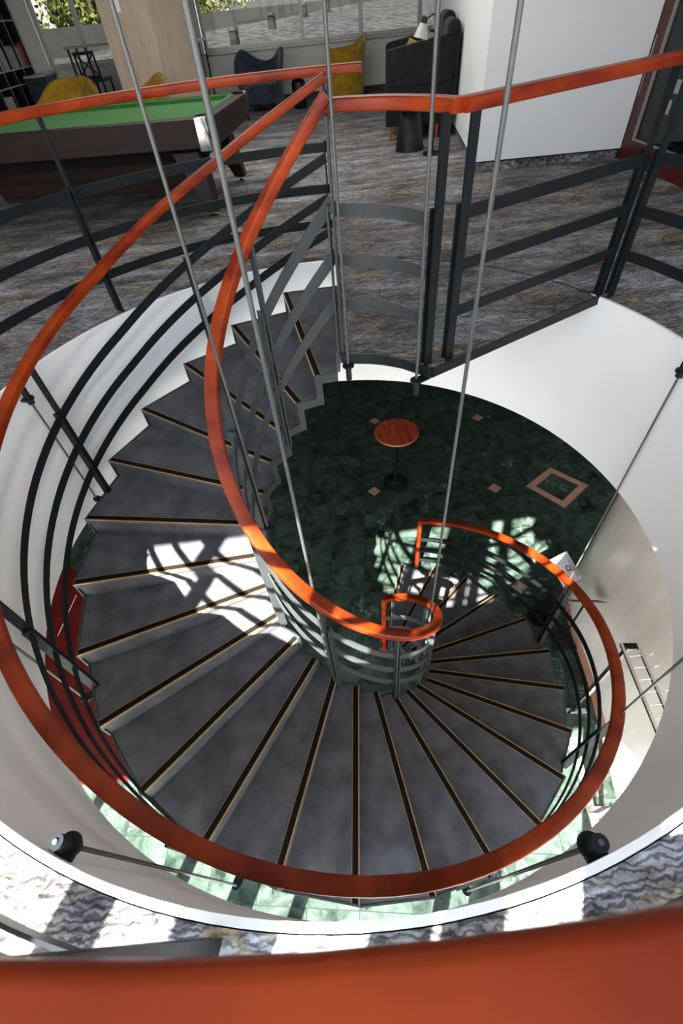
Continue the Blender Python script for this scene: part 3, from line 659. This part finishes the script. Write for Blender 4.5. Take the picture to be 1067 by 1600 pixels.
# ------------------------------------------------------------ seating
def shell(bm, rfun, hfun, z0, a0, a1, n=28, m=8, thick=.07, lean=.10):
    """upholstered curved shell: angle 0 = back; built with an inner and an outer skin"""
    def P(a, k, off):
        h = hfun(a); z = z0 + (h - z0) * k; r = rfun(a) + lean * k * k + off
        return Vector((r * math.cos(R(a)), r * math.sin(R(a)), z))
    O = [[bm.verts.new(P(a0 + (a1 - a0) * i / n, k / m, 0)) for k in range(m + 1)] for i in range(n + 1)]
    I = [[bm.verts.new(P(a0 + (a1 - a0) * i / n, k / m, -thick) + Vector((0, 0, -.012 if k == m else 0))) for k in range(m + 1)] for i in range(n + 1)]
    for i in range(n):
        for k in range(m):
            bm.faces.new((O[i][k], O[i + 1][k], O[i + 1][k + 1], O[i][k + 1])); bm.faces.new((I[i][k], I[i][k + 1], I[i + 1][k + 1], I[i + 1][k]))
        bm.faces.new((O[i][m], O[i + 1][m], I[i + 1][m], I[i][m])); bm.faces.new((O[i][0], I[i][0], I[i + 1][0], O[i + 1][0]))
    for i in (0, n):
        for k in range(m): bm.faces.new((O[i][k], O[i][k + 1], I[i][k + 1], I[i][k]))
    return bm
def armchair(loc, rz, m, hfun, label, r=.42, seat=.42, group=None):
    t = thing('armchair', label, 'armchair', loc, rz)
    o = obj('shell', shell(BM(), lambda a: r, hfun, .10, -128, 128), m, t, smooth=True)
    b = o.modifiers.new('round', 'BEVEL'); b.width = .02; b.segments = 3; b.limit_method = 'ANGLE'; b.angle_limit = R(60)
    bm = BM(); lathe(bm, [(.30, .12), (r - .06, .14), (r - .055, seat - .05), (r - .1, seat), (.02, seat + .015)], 32); obj('seat', bm, m, t, smooth=True)
    for a in (45, 135, 225, 315):
        bm = BM(); cyl(bm, (.24 * math.cos(R(a)), .24 * math.sin(R(a)), 0), (.24 * math.cos(R(a)), .24 * math.sin(R(a)), .13), .016, .024, 10); obj('leg', bm, black, t)
    return t
def wing(a): return .72 + .21 * math.exp(-((abs(a) - 58) / 32) ** 2) - .30 * max(0, (abs(a) - 90) / 38)
armchair((-.72, 11.0, 0), R(75), bluefab, wing, 'dark slate blue winged armchair under the back windows', r=.43)
def yel(a): return .66 + .36 * math.exp(-(a / 34) ** 2)
armchair((.98, 11.05, 0), R(-4), yellow, lambda a: .80 + .20 * math.exp(-((a - 10) / 42) ** 2), 'mustard yellow armchair under the back windows beside the black high-back seat', r=.42)
armchair((-4.05, 8.95, 0), R(85), yellow, lambda a: .60 + .29 * math.exp(-(a / 62) ** 4), 'mustard yellow armchair behind the pool table nearest the bookshelf', r=.50)
armchair((-2.72, 8.72, 0), R(40), yellow, lambda a: .66 + .20 * math.exp(-(a / 40) ** 2), 'mustard yellow armchair behind the pool table in front of the wood column', r=.40)
# side table between the armchairs
t = thing('side_table', 'small black drum side table between the blue and yellow armchairs', 'side table', (0.03, 10.75, 0))
bm = BM(); lathe(bm, [(.13, 0), (.14, .01), (.14, .40), (.12, .43), (.04, .46)], 28); obj('drum', bm, black, t, smooth=True)
bm = BM(); lathe(bm, [(.02, .46), (.25, .47), (.255, .485), (.25, .49)], 32); obj('top', bm, black, t, smooth=True)

# high-back black seat
t = thing('high_back_sofa', 'charcoal high-sided booth seat against the grey wall on the right', 'sofa', (1.22, 6.50, 0), R(-8))
def sb(nm, m, *a, bevel=.03): bm = BM(); box(bm, *a); o = obj(nm, bm, m, t, bevel=bevel); return o
def side(y0, y1, nm='side_panel'):
    bm = BM(); pts = [(0.0, .17), (0, .93), (.03, .965), (.50, 1.03), (.86, 1.08), (.90, .60), (.80, .17)]
    a = [bm.verts.new((x, y0, z)) for x, z in pts]; b = [bm.verts.new((x, y1, z)) for x, z in pts]; bm.faces.new(a); bm.faces.new(b)
    for i in range(len(pts)): bm.faces.new((a[i], a[(i + 1) % len(pts)], b[(i + 1) % len(pts)], b[i]))
    return obj(nm, bm, greyfelt, t, bevel=.015)
side(0, .12); side(1.45, 1.57)
sb('seam', blackrub, .01, .86, -.004, .01, .60, .607, bevel=0)
sb('seat', greyfelt, .05, .75, .12, 1.45, .17, .45)
bm = BM(); n = 10
for y0, y1, hh in ((.04, .78, 1.20), (.79, 1.53, 1.26)):
    vs = []
    for y in (y0, y1):
        row = []
        for i in range(n + 1):
            a = math.pi * i / n; row.append(bm.verts.new((.80 + .09 * (1 - math.cos(a)), y, hh - .09 + .09 * math.sin(a))))
        row.append(bm.verts.new((.98, y, .2))); row.insert(0, bm.verts.new((.68, y, .2))); vs.append(row)
    A, B = vs; bm.faces.new(A); bm.faces.new(B)
    for i in range(len(A)): bm.faces.new((A[i], A[(i + 1) % len(A)], B[(i + 1) % len(A)], B[i]))
obj('backrest', bm, greyfelt, t, bevel=.03)
for x, y in ((.07, .05), (.07, 1.5), (.74, .05), (.74, 1.5)): bm = BM(); cyl(bm, (x, y, 0), (x, y, .18), .014, .026, 12); obj('leg', bm, orleg, t)
def cushion(name, loc, rot, m, label):
    bm = BM(); n = 12
    g = [[None] * (n + 1) for _ in range(n + 1)]; g2 = [[None] * (n + 1) for _ in range(n + 1)]
    for i in range(n + 1):
        for j in range(n + 1):
            u, v = i / n * 2 - 1, j / n * 2 - 1; h = .07 * ((1 - u * u) * (1 - v * v)) ** .45; k = 1 - .06 * (1 - abs(u * v))
            g[i][j] = bm.verts.new((u * .22 * k, v * .22 * k, h)); g2[i][j] = g[i][j] if (i in (0, n) or j in (0, n)) else bm.verts.new((u * .22 * k, v * .22 * k, -h))
    for i in range(n):
        for j in range(n):
            bm.faces.new((g[i][j], g[i + 1][j], g[i + 1][j + 1], g[i][j + 1])); bm.faces.new((g2[i][j], g2[i][j + 1], g2[i + 1][j + 1], g2[i + 1][j]))
    o = obj(name, bm, m, smooth=True); o.location = loc; o.rotation_euler = rot; return tag(o, label, 'cushion')
cushion('cushion', (1.93, 7.35, .86), (R(10), R(-70), 0), greyfab, 'grey cushion leaning on the back of the charcoal booth seat')
cushion('cushion', (1.75, 7.55, .80), (R(15), R(-50), R(20)), yellow, 'mustard cushion inside the charcoal booth seat')
# cone table
t = thing('cone_table', 'small round black table on a cone base in front of the charcoal booth seat', 'side table', (1.46, 5.86, 0))
bm = BM(); lathe(bm, [(.195, 0), (.195, .01), (.115, .47), (.10, .48)], 36); obj('cone_base', bm, black, t, smooth=True)
bm = BM(); lathe(bm, [(.10, .48), (.27, .485), (.275, .495), (.27, .502)], 36); obj('top', bm, black, t, smooth=True)
# floor lamp
t = thing('floor_lamp', 'black arched floor lamp with a white cone shade by the charcoal booth seat', 'lamp', (1.70, 5.48, 0))
bm = BM(); lathe(bm, [(.13, 0), (.13, .015), (.02, .022)], 32); obj('base', bm, black, t, smooth=True)
pts = [(0, 0, .02), (0, 0, .7), (0, 0, 1.10), (-.01, .0, 1.22), (-.04, .0, 1.27), (-.09, 0, 1.275), (-.17, .0, 1.24)]
bm = BM(); tube(bm, pts, .009, 8); obj('pole', bm, black, t, smooth=True)
mx = Matrix.Translation((-.20, 0, 1.18)) @ Matrix.Rotation(R(14), 4, 'Y')
bm = BM(); lathe(bm, [(.085, -.09), (.045, .03), (.03, .035)], 24); bmesh.ops.transform(bm, matrix=mx, verts=bm.verts[:]); obj('lamp_shade', bm, aluf, t, smooth=True)
bm = BM(); lathe(bm, [(.035, .03), (.035, .08), (.02, .09)], 20); bmesh.ops.transform(bm, matrix=mx, verts=bm.verts[:]); obj('socket', bm, black, t, smooth=True)
pts = [(.02, .05, .006), (.12, .10, .006), (.2, .0, .006), (.12, -.08, .006), (.05, -.02, .008), (.14, .06, .006), (.27, .04, .006)]
bm = BM(); tube(bm, [tuple(p) for p in [Vector(a).lerp(Vector(b), k / 4) for a, b in zip(pts, pts[1:]) for k in range(4)]], .004, 6); obj('cable', bm, black, t)

# ------------------------------------------------------------ left background
bm = BM(); box(bm, 0, .62, 0, .55, 0, 3.0)
bm = BM(); prism(bm, [(-3.16, 9.5), (-2.33, 9.42), (-1.80, 9.95), (-1.88, 10.35), (-3.16, 10.35)], 0, 3.0); struct('wall_column', bm, panelw)
bm = BM(); box(bm, -2.86, -2.78, 9.455, 9.47, 1.58, 1.72); tag(obj('light_switch', bm, papers), 'pale switch plate on the wood panelled column', 'switch')
t = thing('bar_height_table', 'high table with grey-green top and black legs at the left window', 'table', (-3.9, 10.8, 0))
bm = BM(); box(bm, -.38, 1.1, -.3, .3, 1.2, 1.24); obj('top', bm, mat('grey_green_top', (.16, .17, .12), .5, var=.05), t)
for x in (-.33, -.0, .5): bm = BM(); box(bm, x - .018, x + .018, -.27, -.235, 0, 1.2); obj('leg', bm, black, t)
for x in (-.33, .5): bm = BM(); box(bm, x - .018, x + .018, .235, .27, 0, 1.2); obj('leg', bm, black, t)
t = thing('bar_stool', 'black cross-backed bar stool with slate seat at the left high table', 'stool', (-3.78, 10.25, 0), R(-12))
for x in (-.2, .2):
    bm = BM(); tube(bm, [(x, -.2, 0), (x * .92, -.16, .75), (x * .92, -.2, 1.16)], .019, 6); obj('leg', bm, black, t)
    bm = BM(); tube(bm, [(x, .2, 0), (x * .92, .16, .75)], .019, 6); obj('leg', bm, black, t)
bm = BM(); box(bm, -.2, .2, -.215, -.19, 1.12, 1.165); cyl(bm, (-.18, -.19, .84), (.18, -.20, 1.13), .012, seg=8); cyl(bm, (.18, -.19, .84), (-.18, -.20, 1.13), .012, seg=8); box(bm, -.19, .19, -.19, -.17, .80, .84); obj('backrest', bm, black, t)
bm = BM(); box(bm, -.21, .21, -.18, .21, .745, .80); obj('seat', bm, bluefab, t, bevel=.015)
bm = BM(); box(bm, -.19, .19, -.18, -.16, .28, .31); box(bm, -.19, .19, .16, .18, .28, .31); obj('foot_rail', bm, black, t)
t = thing('bar_height_table', 'high table with pale top edge behind the wood column near the wide window', 'table', (-1.95, 10.9, 0))
bm = BM(); box(bm, -.3, .24, -.3, .3, 1.12, 1.16); obj('top', bm, mat('pale_grey_top', (.45, .44, .42), .5, var=.05), t)
for x, y in ((.16, -.26), (.2, .26), (.05, -.26), (-.27, .2)): bm = BM(); box(bm, x - .017, x + .017, y - .017, y + .017, 0, 1.12); obj('leg', bm, black, t)
t = thing('storage_bench', 'slate blue low cabinet with pale edge in the corner between bookshelf and left window', 'cabinet', (-5.19, 11.45, 0))
bm = BM(); box(bm, -.35, .08, -.2, .45, .02, .84); obj('body', bm, bluefab, t, bevel=.01)
bm = BM(); box(bm, -.35, .09, -.21, .45, .84, .87); obj('top', bm, aluf, t)
# bookshelf on the left wall (open cubes)
SX = -5.55
t = thing('bookshelf', 'black open cube bookshelf with grey edges on the left wall', 'bookshelf', (SX, 9.05, 0))
def sh(nm, m, *a): bm = BM(); box(bm, *a); return obj(nm, bm, m, t)
SW = 2.88
sh('back_panel', black, -.34, -.32, 0, SW, 0, 2.9)
for z in (.02, .38, .76, .98, 1.64, 2.24, 2.84): sh('shelf', black, -.33, 0, 0, SW, z, z + .022); sh('edge_strip', aluf, 0, .003, 0, SW, z, z + .022)
for k in range(7): sh('divider', black, -.33, 0, k * SW / 6 - .011, k * SW / 6 + .011, .02, 2.86); sh('edge_strip', aluf, .0, .0025, k * SW / 6 - .008, k * SW / 6 + .008, .02, 2.86)
bcols = [mat('book_cover', c, .6, var=.05) for c in ((.35, .33, .31), (.22, .21, .2), (.45, .43, .4), (.12, .11, .11), (.30, .05, .04), (.2, .22, .2))]
redb = mat('red_cover', (.42, .02, .015), .5, var=.05)
def book(y, z, h, th_, m, label, grp):
    bm = BM(); box(bm, -.20, 0, 0, th_, 0, h)
    o = obj('book', bm, m); o.location = (SX - .03, y, z); tag(o, label, 'book', grp); return o
y = 9.05 + 2 * SW / 6 + .02
while y < 9.05 + SW - .16:
    th_ = random.choice((.022, .030, .038, .026)); cell = (y - 9.05) % (SW / 6)
    if cell < .015 or cell + th_ > SW / 6 - .012: y += .012; continue
    book(y, 1.003, .26 + random.random() * .06, th_, random.choice(bcols[:4] + bcols[:3]), 'thin grey or dark book in the long row on the black bookshelf', 'books in the long row on the bookshelf'); y += th_ + .002
for k in range(3):
    book(9.05 + SW - .135 + k * .038, 1.003, .33, .034, redb, 'bright red binder at the right end of the book row', 'red binders on the bookshelf')
y = 9.05 + 2 * SW / 6 + .03
for k in range(12): book(y, .403, .21 + .02 * (k % 3), .032, bcols[2 if k % 2 else 0], 'pale book in the short row low on the bookshelf', 'pale books on the lower shelf'); y += .035
# ------------------------------------------------------------ outside
bm = BM(); vs = [bm.verts.new(p) for p in ((-14, 12.3, .66), (30, 12.3, .66), (40, 34, 1.46), (-16, 34, 1.46))]; bm.faces.new(vs); struct('roof', bm, gravel)
bm = BM(); box(bm, -3, 40, 34, 34.5, .6, 1.75); box(bm, 3, 40, 38, 46, .6, 4.2)
mx = Matrix.Translation((-9.5, 16, 0)) @ Matrix.Rotation(R(48), 4, 'Z'); box(bm, 0, 24, -.3, .3, .5, 1.50, mx=mx); struct('wall_parapet', bm, concrete)
for i, (x, y) in enumerate(((-1.55, 16.0), (-.6, 20.5), (.6, 24.5), (6.2, 22.0), (1.6, 26.0))):
    z = .66 + (y - 12.3) * .0369
    t = thing('roof_vent', ('short grey vent pipe nearest the wide window', 'second grey vent pipe from the left on the gravel roof', 'small far vent pipe on the gravel roof', 'grey vent pipe at the right end of the gravel roof', 'farthest faint vent pipe on the gravel roof')[i], 'vent', (x, y, z - .01))
    bm = BM(); cyl(bm, (0, 0, 0), (0, 0, .34), .13, seg=16); obj('pipe', bm, ventm, t, smooth=True)
    bm = BM(); cyl(bm, (0, 0, .33), (0, 0, .40), .16, .12, 16); obj('cap', bm, ventm, t, smooth=True)
def tree(x, y, z, r, label, n=5200):
    t = thing('tree', label, 'tree', (x, y, z))
    bm = BM(); tube(bm, [(0, 0, 0), (.1, 0, r * .8), (0, .1, r * 1.5)], [.22, .16, .07], 8); obj('trunk', bm, bark, t)
    bm = BM(); cs = [(Vector((random.gauss(0, .5), random.gauss(0, .5), random.uniform(.2, 1.5))) * r, r * random.uniform(.28, .5)) for _ in range(26)]
    for _ in range(n):
        c_, rr = random.choice(cs); d = Vector((random.gauss(0, 1), random.gauss(0, 1), random.gauss(0, 1))).normalized() * rr * random.uniform(.75, 1.05)
        p = c_ + d; s = random.uniform(.07, .15); u = Vector((random.gauss(0, 1), random.gauss(0, 1), random.gauss(0, 1))).normalized(); v = u.orthogonal().normalized()
        bm.faces.new([bm.verts.new(p + q_) for q_ in (u * s, v * s * .6, -u * s, -v * s * .6)])
    tag(obj('crown', bm, leafm, t), kind=None)
tree(-12.6, 21.5, .2, 2.6, 'sunlit yellow-green tree filling the left window', 9000)
tree(-9.2, 25.5, .3, 2.6, 'yellow-green tree beside the wood column in the left window', 6000)
tree(-4.6, 36.5, .4, 2.8, 'distant green tree above the parapet at the left end of the wide window', 7000)
tree(1.8, 38.5, .4, 2.6, 'farther green tree above the parapet near the middle of the wide window', 5000)
